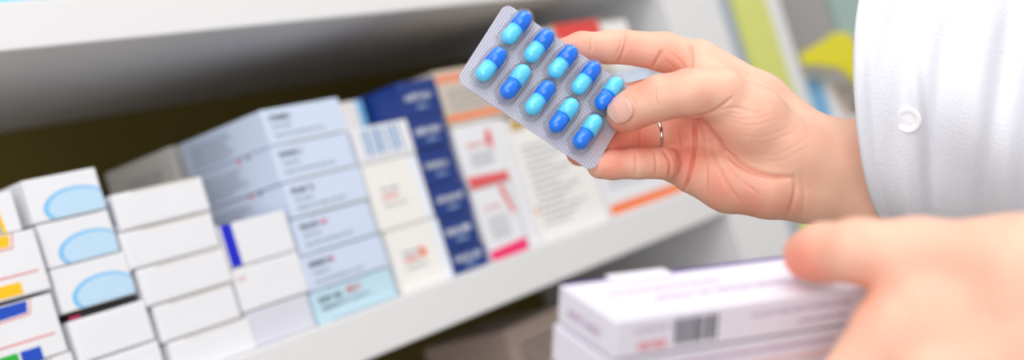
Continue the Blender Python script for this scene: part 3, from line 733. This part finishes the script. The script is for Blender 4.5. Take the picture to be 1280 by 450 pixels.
# ------------------------------------------------------------------ white coat
COAT = mat('coat_cotton', (228, 229, 237), rough=.9, spec=.15, bump=.5, bscale=900)
def coat():
    # torso and left sleeve
    g = body_grid(.012, ('torso',)); g2 = body_grid(.016, ('arm_r', 'arm_l'))
    # sleeves end above the wrists
    g.merge((slice(None),)*3, g2.f, .02)
    lw = P(1720, 400, .51); g.cone(L_WR*.995, .045, lw, .045, .002, neg=True)
    rs = H(1290, 180, 10); g.cone(H(1120, 210, 10), .06, H(1290, 210, 10), .06, .002, neg=True)
    v, f = g.mesh(); v = relax(v, f, 2)
    me = (c2w(v) - PBASE, f)
    o = link('coat', me, COAT, PERSON, smooth=True)
    # right sleeve: a wide tube of cloth, open at the wrist, hem bulging towards the camera
    n_u, n_p = 150, 220; vs = []; 
    A0 = np.array([1116., 118.]); A1 = np.array([1640., 250.])
    for i in range(n_u):
        u = i/(n_u-1)
        x = u*560
        for j in range(n_p):
            ph = 2*math.pi*j/n_p
            c, s = math.cos(ph), math.sin(ph)      # c: up(+)/down(-), s: towards camera
            ry = 168 + 40*u; rz = 47 + 8*u
            cx = A0[0] + x; cy = A0[1] + 70*u*u + 12*u
            # hem outline
            hem = -48*max(s, 0)**.8*(1-u)**3 - (8*c)*(1-u)
            # folds: soft vertical drapes and a few diagonal ones
            fo = 2.6*math.sin(x*.055 + 1.2*c + .6) + 1.8*math.sin(x*.11 - 3*c + 1) + 1.4*math.sin(x*.021 + 6*c) + .8*math.sin(x*.19+5*ph)
            fo *= min(1, .25 + x/50)
            fo += 1.1*math.exp(-((x-7)/4)**2) - .9*math.exp(-((x-15)/3)**2)        # hem roll and stitch line
            if s > 0: fo += 2.2*math.exp(-((x + hem - 16 - 22*(1-c)*.5)/5)**2) - 1.5*math.exp(-((x + hem - 28 - 22*(1-c)*.5)/5)**2)
            px = cx + hem; py = cy - ry*c*(1+.01*fo)
            dz = 10 - rz*s - fo*(s if s > 0 else 0)
            vs.append(H(px, py, dz))
    fs = [(i*n_p+j, i*n_p+(j+1) % n_p, (i+1)*n_p+(j+1) % n_p, (i+1)*n_p+j) for i in range(n_u-1) for j in range(n_p)]
    sl = link('sleeve', (c2w(np.array(vs)) - PBASE, fs), COAT, o, smooth=True)
    so = sl.modifiers.new('thickness', 'SOLIDIFY'); so.thickness = .0016; so.offset = 0
    # button on the placket
    b0 = None
    bvs = BVHTree.FromPolygons([tuple(x) for x in vs], fs)
    d0 = P(1136, 150, 1.); d0 /= np.linalg.norm(d0)
    hit = bvs.ray_cast(Vector(d0*.3), Vector(d0)); hp = np.array(hit[0]); nn = np.array(hit[1]); nn = nn if nn[2] < 0 else -nn
    bm = bmesh.new()
    prof = [(0, .0012), (.0034, .0012), (.0042, .0017), (.0058, .0019), (.0064, .0013), (.0064, .0004), (.0058, 0), (0, 0)]
    K = 32; rings = []
    for r_, h_ in prof[1:-1]:
        rings.append([bm.verts.new((r_*math.cos(2*math.pi*i/K), r_*math.sin(2*math.pi*i/K), h_)) for i in range(K)])
    for a_, b_ in zip(rings[:-1], rings[1:]):
        for i in range(K): bm.faces.new((a_[i], a_[(i+1) % K], b_[(i+1) % K], b_[i]))
    bm.faces.new(rings[0]); bm.faces.new(rings[-1][::-1])
    for sx, sy in ((.001, .001), (-.001, .001), (.001, -.001), (-.001, -.001)):
        add_box(bm, sx-.0004, sx+.0004, sy-.0004, sy+.0004, .001, .0016)
    wn = nn @ M; Rm = Vector(wn).to_track_quat('Z', 'Y').to_matrix()
    bmesh.ops.transform(bm, matrix=Matrix.Translation(Vector(c2w(hp) - PBASE)) @ Rm.to_4x4(), verts=bm.verts)
    link('button', bm, mat('button_white', (242, 242, 246), rough=.5), o)
coat()

# ------------------------------------------------------------------ boxes in the left hand
def cam_axes_object(name, corner, ax, ay, az, label, cat, group=None):
    o = bpy.data.objects.new(name, None); COL.objects.link(o)
    R = np.stack([ax @ M, ay @ M, az @ M], 1)
    m4 = Matrix(R.tolist()).to_4x4(); m4.translation = Vector(c2w(corner)); o.matrix_world = m4
    o.empty_display_size = .02
    return tag(o, label, cat, group)
def held_box(label, corner, w, d, h, top=True):
    # origin at front-left-bottom; x = length, y = away, z = up
    r = cam_axes_object('medicine_box', corner + BV*h/1000, BL, BD, -BV, label, 'medicine box', 'boxes carried in the left hand')
    b = boxbm(0, w/1000, 0, d/1000, 0, h/1000, bev=.0006); link('carton_body', b, HELD, r)
    f = Face((0, 0, 0), (1, 0, 0), (0, 0, 1), (0, -1, 0)); l = Face((0, d/1000, 0), (0, -1, 0), (0, 0, 1), (-1, 0, 0)); t = Face((0, 0, h/1000), (1, 0, 0), (0, 1, 0), (0, 0, 1))
    return r, f, l, t
HB, DB, LB = 14.4, 41, 128
r, f, l, t = held_box('white box with black barcode and purple rear edge, under the thumb', BC, LB, DB, HB)
ink(r, 'barcode', K_DKBAR, lambda b: [f.rect(b, 25+u, 25+u+w_, 2.4, 12) for u, w_ in ((0, 1.6), (2.4, .6), (3.8, 1.5), (6.2, .6), (7.6, 1.9), (10.4, 1.2), (12.5, .6), (14, 1.8), (16.8, 1.2))], 'black barcode')
ink(r, 'printed_strength', K_ROSE, lambda b: f.words(b, 10, 21, 2.2, 3.2), 'red lettering')
ink(r, 'printed_text', K_PLUM, lambda b: (f.words(b, 8, 24, 9, 1.6), f.words(b, 58, 104, 8.6, 1.5), f.words(b, 80, 104, 3.5, 1.5)), 'mauve lettering')
ink(r, 'top_print', K_PLUM, lambda b: (t.words(b, 26, 90, 14, 3.2), t.words(b, 12, 60, 24, 2.2)), 'mauve lettering on the top')
ink(r, 'printed_edge', K_PURPLE, lambda b: (t.rect(b, 1, 22, DB-1.6, DB-.2), t.rect(b, 44, LB-1, DB-2.6, DB-.2)), 'purple rear edge')
ink(r, 'side_print', K_PLUM, lambda b: l.words(b, 8, 30, 5, 3), 'mauve lettering on the end')
bm = bmesh.new(); add_box(bm, .020, .046, DB/1000-.008, DB/1000+.001, HB/1000, HB/1000+.0014, bev=.0005)
o = link('tuck_flap', bm, HELD, r); o['label'] = 'white flap lifted at the rear edge'
r, f, l, t = held_box('white box lowest in the left hand, under the barcode box', BC + BV*(HB+1.2)/1000 - BL*.0012 + BD*.001, LB, DB, HB)
ink(r, 'printed_rule', K_PLUM, lambda b: f.rect(b, 30, 100, 9.5, 10.6), 'mauve rule')
ink(r, 'printed_text', K_PINK, lambda b: f.words(b, 30, 100, 4, 2.4), 'pink lettering')

# ------------------------------------------------------------------ blister pack
E1 = np.array([.832, .554, .12]); E1 /= np.linalg.norm(E1)
E2 = np.array([-.475, .88, -.42]); E2 -= E1*(E1 @ E2); E2 /= np.linalg.norm(E2)
E3 = np.cross(E1, E2)              # points away from the camera
if E3[2] < 0: E3 = -E3
BW, BH = 84, 53.2
BO = P(686, 108.5, .70)
bl = cam_axes_object('blister_pack', BO, E1, -E2, -E3, 'silver blister pack of ten two-tone blue capsules held between thumb and fingers', 'blister pack')
def bpt(px, py):     # seen point -> coordinates on the pack (mm) along E1 and -E2
    d = P(px, py, 1.); t_ = (BO @ E3)/(d @ E3); q = d*t_ - BO
    return q @ E1*1000, -(q @ E2)*1000
def rounded(w, h, r, n=10):
    pts = []
    for cx, cy, a0 in ((w/2-r, h/2-r, 0), (-w/2+r, h/2-r, 90), (-w/2+r, -h/2+r, 180), (w/2-r, -h/2+r, 270)):
        for i in range(n+1):
            a = math.radians(a0 + 90*i/n); pts.append(((cx + r*math.cos(a))/1000, (cy + r*math.sin(a))/1000, 0))
    return pts
def foil_material():
    m = bpy.data.materials.new('embossed_foil'); m.use_nodes = True; nt = m.node_tree; b = nt.nodes['Principled BSDF']
    tc = nt.nodes.new('ShaderNodeTexCoord'); mp = nt.nodes.new('ShaderNodeMapping'); mp.inputs['Rotation'].default_value = (0, 0, math.radians(0)); mp.inputs['Scale'].default_value = (1, 1, 1)
    nt.links.new(tc.outputs['Object'], mp.inputs['Vector'])
    v = nt.nodes.new('ShaderNodeTexVoronoi'); v.voronoi_dimensions = '2D'; v.inputs['Scale'].default_value = 700; v.inputs['Randomness'].default_value = 0
    nt.links.new(mp.outputs[0], v.inputs['Vector'])
    cr = nt.nodes.new('ShaderNodeValToRGB'); cr.color_ramp.elements[0].position = .2; cr.color_ramp.elements[1].position = .42
    cr.color_ramp.elements[0].color = srgb(234, 234, 243); cr.color_ramp.elements[1].color = srgb(186, 183, 197)
    nt.links.new(v.outputs['Distance'], cr.inputs['Fac']); nt.links.new(cr.outputs['Color'], b.inputs['Base Color'])
    bp = nt.nodes.new('ShaderNodeBump'); bp.inputs['Strength'].default_value = .15; bp.inputs['Distance'].default_value = .0002; bp.invert = True
    nt.links.new(v.outputs['Distance'], bp.inputs['Height']); nt.links.new(bp.outputs['Normal'], b.inputs['Normal'])
    b.inputs['Metallic'].default_value = .3; b.inputs['Roughness'].default_value = .42
    return m
FOIL = foil_material()
bm = bmesh.new(); add_prism(bm, rounded(BW, BH, 5), (0, 0, -.0003), (0, 0, 0)); link('foil_sheet', bm, FOIL, bl)
def film_material(name, k, base, rg):
    m = bpy.data.materials.new(name); m.use_nodes = True; nt = m.node_tree
    for n in list(nt.nodes): nt.nodes.remove(n)
    out = nt.nodes.new('ShaderNodeOutputMaterial'); tr = nt.nodes.new('ShaderNodeBsdfTransparent'); gl = nt.nodes.new('ShaderNodeBsdfGlossy')
    gl.inputs['Roughness'].default_value = rg; gl.inputs['Color'].default_value = (1, 1, 1, 1); tr.inputs['Color'].default_value = (.995, .995, 1, 1)
    lw = nt.nodes.new('ShaderNodeLayerWeight'); lw.inputs['Blend'].default_value = .22
    mul = nt.nodes.new('ShaderNodeMath'); mul.operation = 'MULTIPLY_ADD'; mul.inputs[1].default_value = k; mul.inputs[2].default_value = base; mul.use_clamp = True
    mx = nt.nodes.new('ShaderNodeMixShader')
    nt.links.new(lw.outputs['Fresnel'], mul.inputs[0]); nt.links.new(mul.outputs[0], mx.inputs['Fac'])
    nt.links.new(tr.outputs[0], mx.inputs[1]); nt.links.new(gl.outputs[0], mx.inputs[2]); nt.links.new(mx.outputs[0], out.inputs['Surface'])
    return m
FILM = film_material('clear_film', .28, .012, .28); FILM_RIM = film_material('clear_film_rim', .9, .16, .12)
DEEP = mat('capsule_deep_blue', (0, 122, 244), rough=.16, spec=.5, coat=.3)
LIGHT = mat('capsule_cyan', (96, 216, 255), rough=.16, spec=.5, coat=.3)
centres = [((642.5, 38.5), 'b'), ((670.5, 61), 'b'), ((700, 81), 'b'), ((729, 101), 'b'), ((757.5, 120.5), 'c'),
           ((611, 84), 'b'), ((640.7, 105.8), 'c'), ((671.5, 125.7), 'b'), ((701, 147.7), 'c'), ((730.7, 168), 'c')]
ordn = ['leftmost', 'second from left', 'middle', 'fourth from left', 'rightmost']
CA = math.radians(6)
def lathe(bm, prof, n=28, axis='y'):
    rings = []
    for r_, a_ in prof: rings.append([bm.verts.new((r_*math.cos(2*math.pi*i/n), a_, r_*math.sin(2*math.pi*i/n))) for i in range(n)])
    for p, q in zip(rings[:-1], rings[1:]):
        for i in range(n): bm.faces.new((p[i], p[(i+1) % n], q[(i+1) % n], q[i]))
    bm.faces.new(rings[0]); bm.faces.new(rings[-1])
def capsule_half(sign, r, L, y0):
    prof = [(r, y0*sign)] ; n = 9
    for i in range(n+1):
        a = math.pi/2*i/n
        prof.append((max(r*math.cos(a), .00005), (L - r + r*math.sin(a))*sign))
    return prof
pack_axes = (E1, -E2, -E3)
meshes = {}
for i, ((px, py), top) in enumerate(centres):
    u, w = bpt(px, py)
    ca, sa = math.cos(CA), math.sin(CA)
    cx = E1*ca + (-E2)*(-sa); cy = E1*sa + (-E2)*ca
    row = 'upper' if i < 5 else 'lower'
    colr = 'deep blue over cyan' if top == 'b' else 'cyan over deep blue'
    cp = cam_axes_object('capsule', BO + E1*u/1000 - E2*w/1000 - E3*.0046, cx, cy, -E3, f'{colr} capsule, {ordn[i % 5]} in the {row} row of the blister pack', 'capsule', 'capsules in the blister pack')
    for nm, sg, mm_, r_, L_ in (('capsule_cap', 1, DEEP if top == 'b' else LIGHT, .00352, .0096), ('capsule_body', -1, LIGHT if top == 'b' else DEEP, .00338, .0096)):
        key = (nm, top)
        if key not in meshes:
            bm = bmesh.new(); lathe(bm, capsule_half(sg, r_*1.24, L_*1.14, -.0006 if sg > 0 else -.0004)); o = link(nm, bm, mm_, cp, smooth=True); meshes[key] = o
        else:
            o = meshes[key].copy(); COL.objects.link(o); o.parent = cp
    # clear pocket over it
    bm = bmesh.new(); prof = []
    nA, nB = 28, 9; rings = []
    for k in range(nB+1):
        t_ = k/nB; e = math.cos(t_*math.pi/2)**.55 if k < nB else 0.0; hz = .0101*math.sin(t_*math.pi/2)**.8
        R_ = .0056*e + .0001; Lh = .0069
        ring = []
        for q in range(nA*2):
            a = 2*math.pi*q/(nA*2); yy = math.sin(a)*R_ + (Lh*(.25+.75*e) if math.sin(a) > 0 else -Lh*(.25+.75*e)); xx = math.cos(a)*R_
            p3 = np.array([u/1000 + xx*ca + yy*sa, w/1000 - xx*sa + yy*ca, .00035 + hz]); ring.append(bm.verts.new(p3))
        rings.append(ring)
    for p_, q_ in zip(rings[:-1], rings[1:]):
        for q in range(nA*2): bm.faces.new((p_[q], p_[(q+1) % (nA*2)], q_[(q+1) % (nA*2)], q_[q]))
    bm.faces.new(rings[-1])
    # a low welded collar round the pocket
    link('pocket', bm, FILM, bl, smooth=True)
    bm = bmesh.new(); ring0, ring1, ring2 = [], [], []
    for q in range(56):
        a = 2*math.pi*q/56
        for lst, R_, hz in ((ring0, .0056, .00035), (ring1, .0060, .0009), (ring2, .0064, .0003)):
            yy = math.sin(a)*R_ + (.0069 if math.sin(a) > 0 else -.0069); xx = math.cos(a)*R_
            lst.append(bm.verts.new((u/1000 + xx*ca + yy*sa, w/1000 - xx*sa + yy*ca, hz)))
    for p_, q_ in ((ring0, ring1), (ring1, ring2)):
        for q in range(56): bm.faces.new((p_[q], p_[(q+1) % 56], q_[(q+1) % 56], q_[q]))
    link('pocket_rim', bm, FILM_RIM, bl, smooth=True)
# clear film sheet in front of the foil
bm = bmesh.new(); add_prism(bm, rounded(BW, BH, 5), (0, 0, .00012), (0, 0, .00030)); link('film_sheet', bm, FILM, bl)
# smooth stamped panel at the right end
bm = bmesh.new()
u0, w0 = bpt(750, 186)
Fp = Face((u0/1000, w0/1000, .0), (1, 0, 0), (0, 1, 0), (0, 0, 1)); Fp.rect(bm, -3, 2.6, -4, 8, .0001)
link('stamped_panel', bm, mat('plain_foil', (214, 206, 214), rough=.35, metal=.5), bl)

# ------------------------------------------------------------------ lights
def area(name, loc, target, size, power, color=(1, 1, 1), size_y=None):
    L = bpy.data.lights.new(name, 'AREA'); L.energy = power; L.size = size; L.color = color
    if size_y: L.shape = 'RECTANGLE'; L.size_y = size_y
    o = bpy.data.objects.new(name, L); COL.objects.link(o); o.location = loc
    o.rotation_euler = (Vector(target) - Vector(loc)).to_track_quat('-Z', 'Y').to_euler(); return o
area('ceiling_light', (-.3, -1.3, 2.75), (-.1, -.4, 1.2), 1.6, 36, (1, .99, .98), 1.2)
area('ceiling_light', (-1.6, -.9, 2.5), (0, 0, 1.2), 1.2, 16, (1, 1, 1), 1.0)
area('ceiling_light', (1.7, -1.4, 2.7), (1.3, 0, 1.2), 1.4, 26, (1, 1, 1), 1.0)
area('left_fill_light', (-2.5, -1.5, 1.45), (.2, -.1, 1.2), 1.8, 46, (.97, .98, 1), 1.6)  # unseen fill lamp added to brighten the cartons' left faces
w = bpy.data.worlds.new('world'); bpy.context.scene.world = w; w.use_nodes = True
w.node_tree.nodes['Background'].inputs[0].default_value = (1, .99, .98, 1); w.node_tree.nodes['Background'].inputs[1].default_value = .82

# ------------------------------------------------------------------ camera
cd = bpy.data.cameras.new('camera'); cam = bpy.data.objects.new('camera', cd); COL.objects.link(cam)
cd.sensor_width = 36; cd.lens = F*36/1280; cd.clip_start = .02; cd.clip_end = 50
m4 = Matrix([list(M[0]), list(-M[1]), list(-M[2])]).transposed().to_4x4(); m4.translation = Vector(CAM); cam.matrix_world = m4
cd.dof.use_dof = True; cd.dof.focus_distance = .722; cd.dof.aperture_fstop = 4.2
sc = bpy.context.scene; sc.camera = cam
sc.view_settings.view_transform = 'Standard'; sc.view_settings.look = 'None'; sc.view_settings.gamma = 1; sc.view_settings.use_curve_mapping = False
sc.view_settings.exposure = -0.74
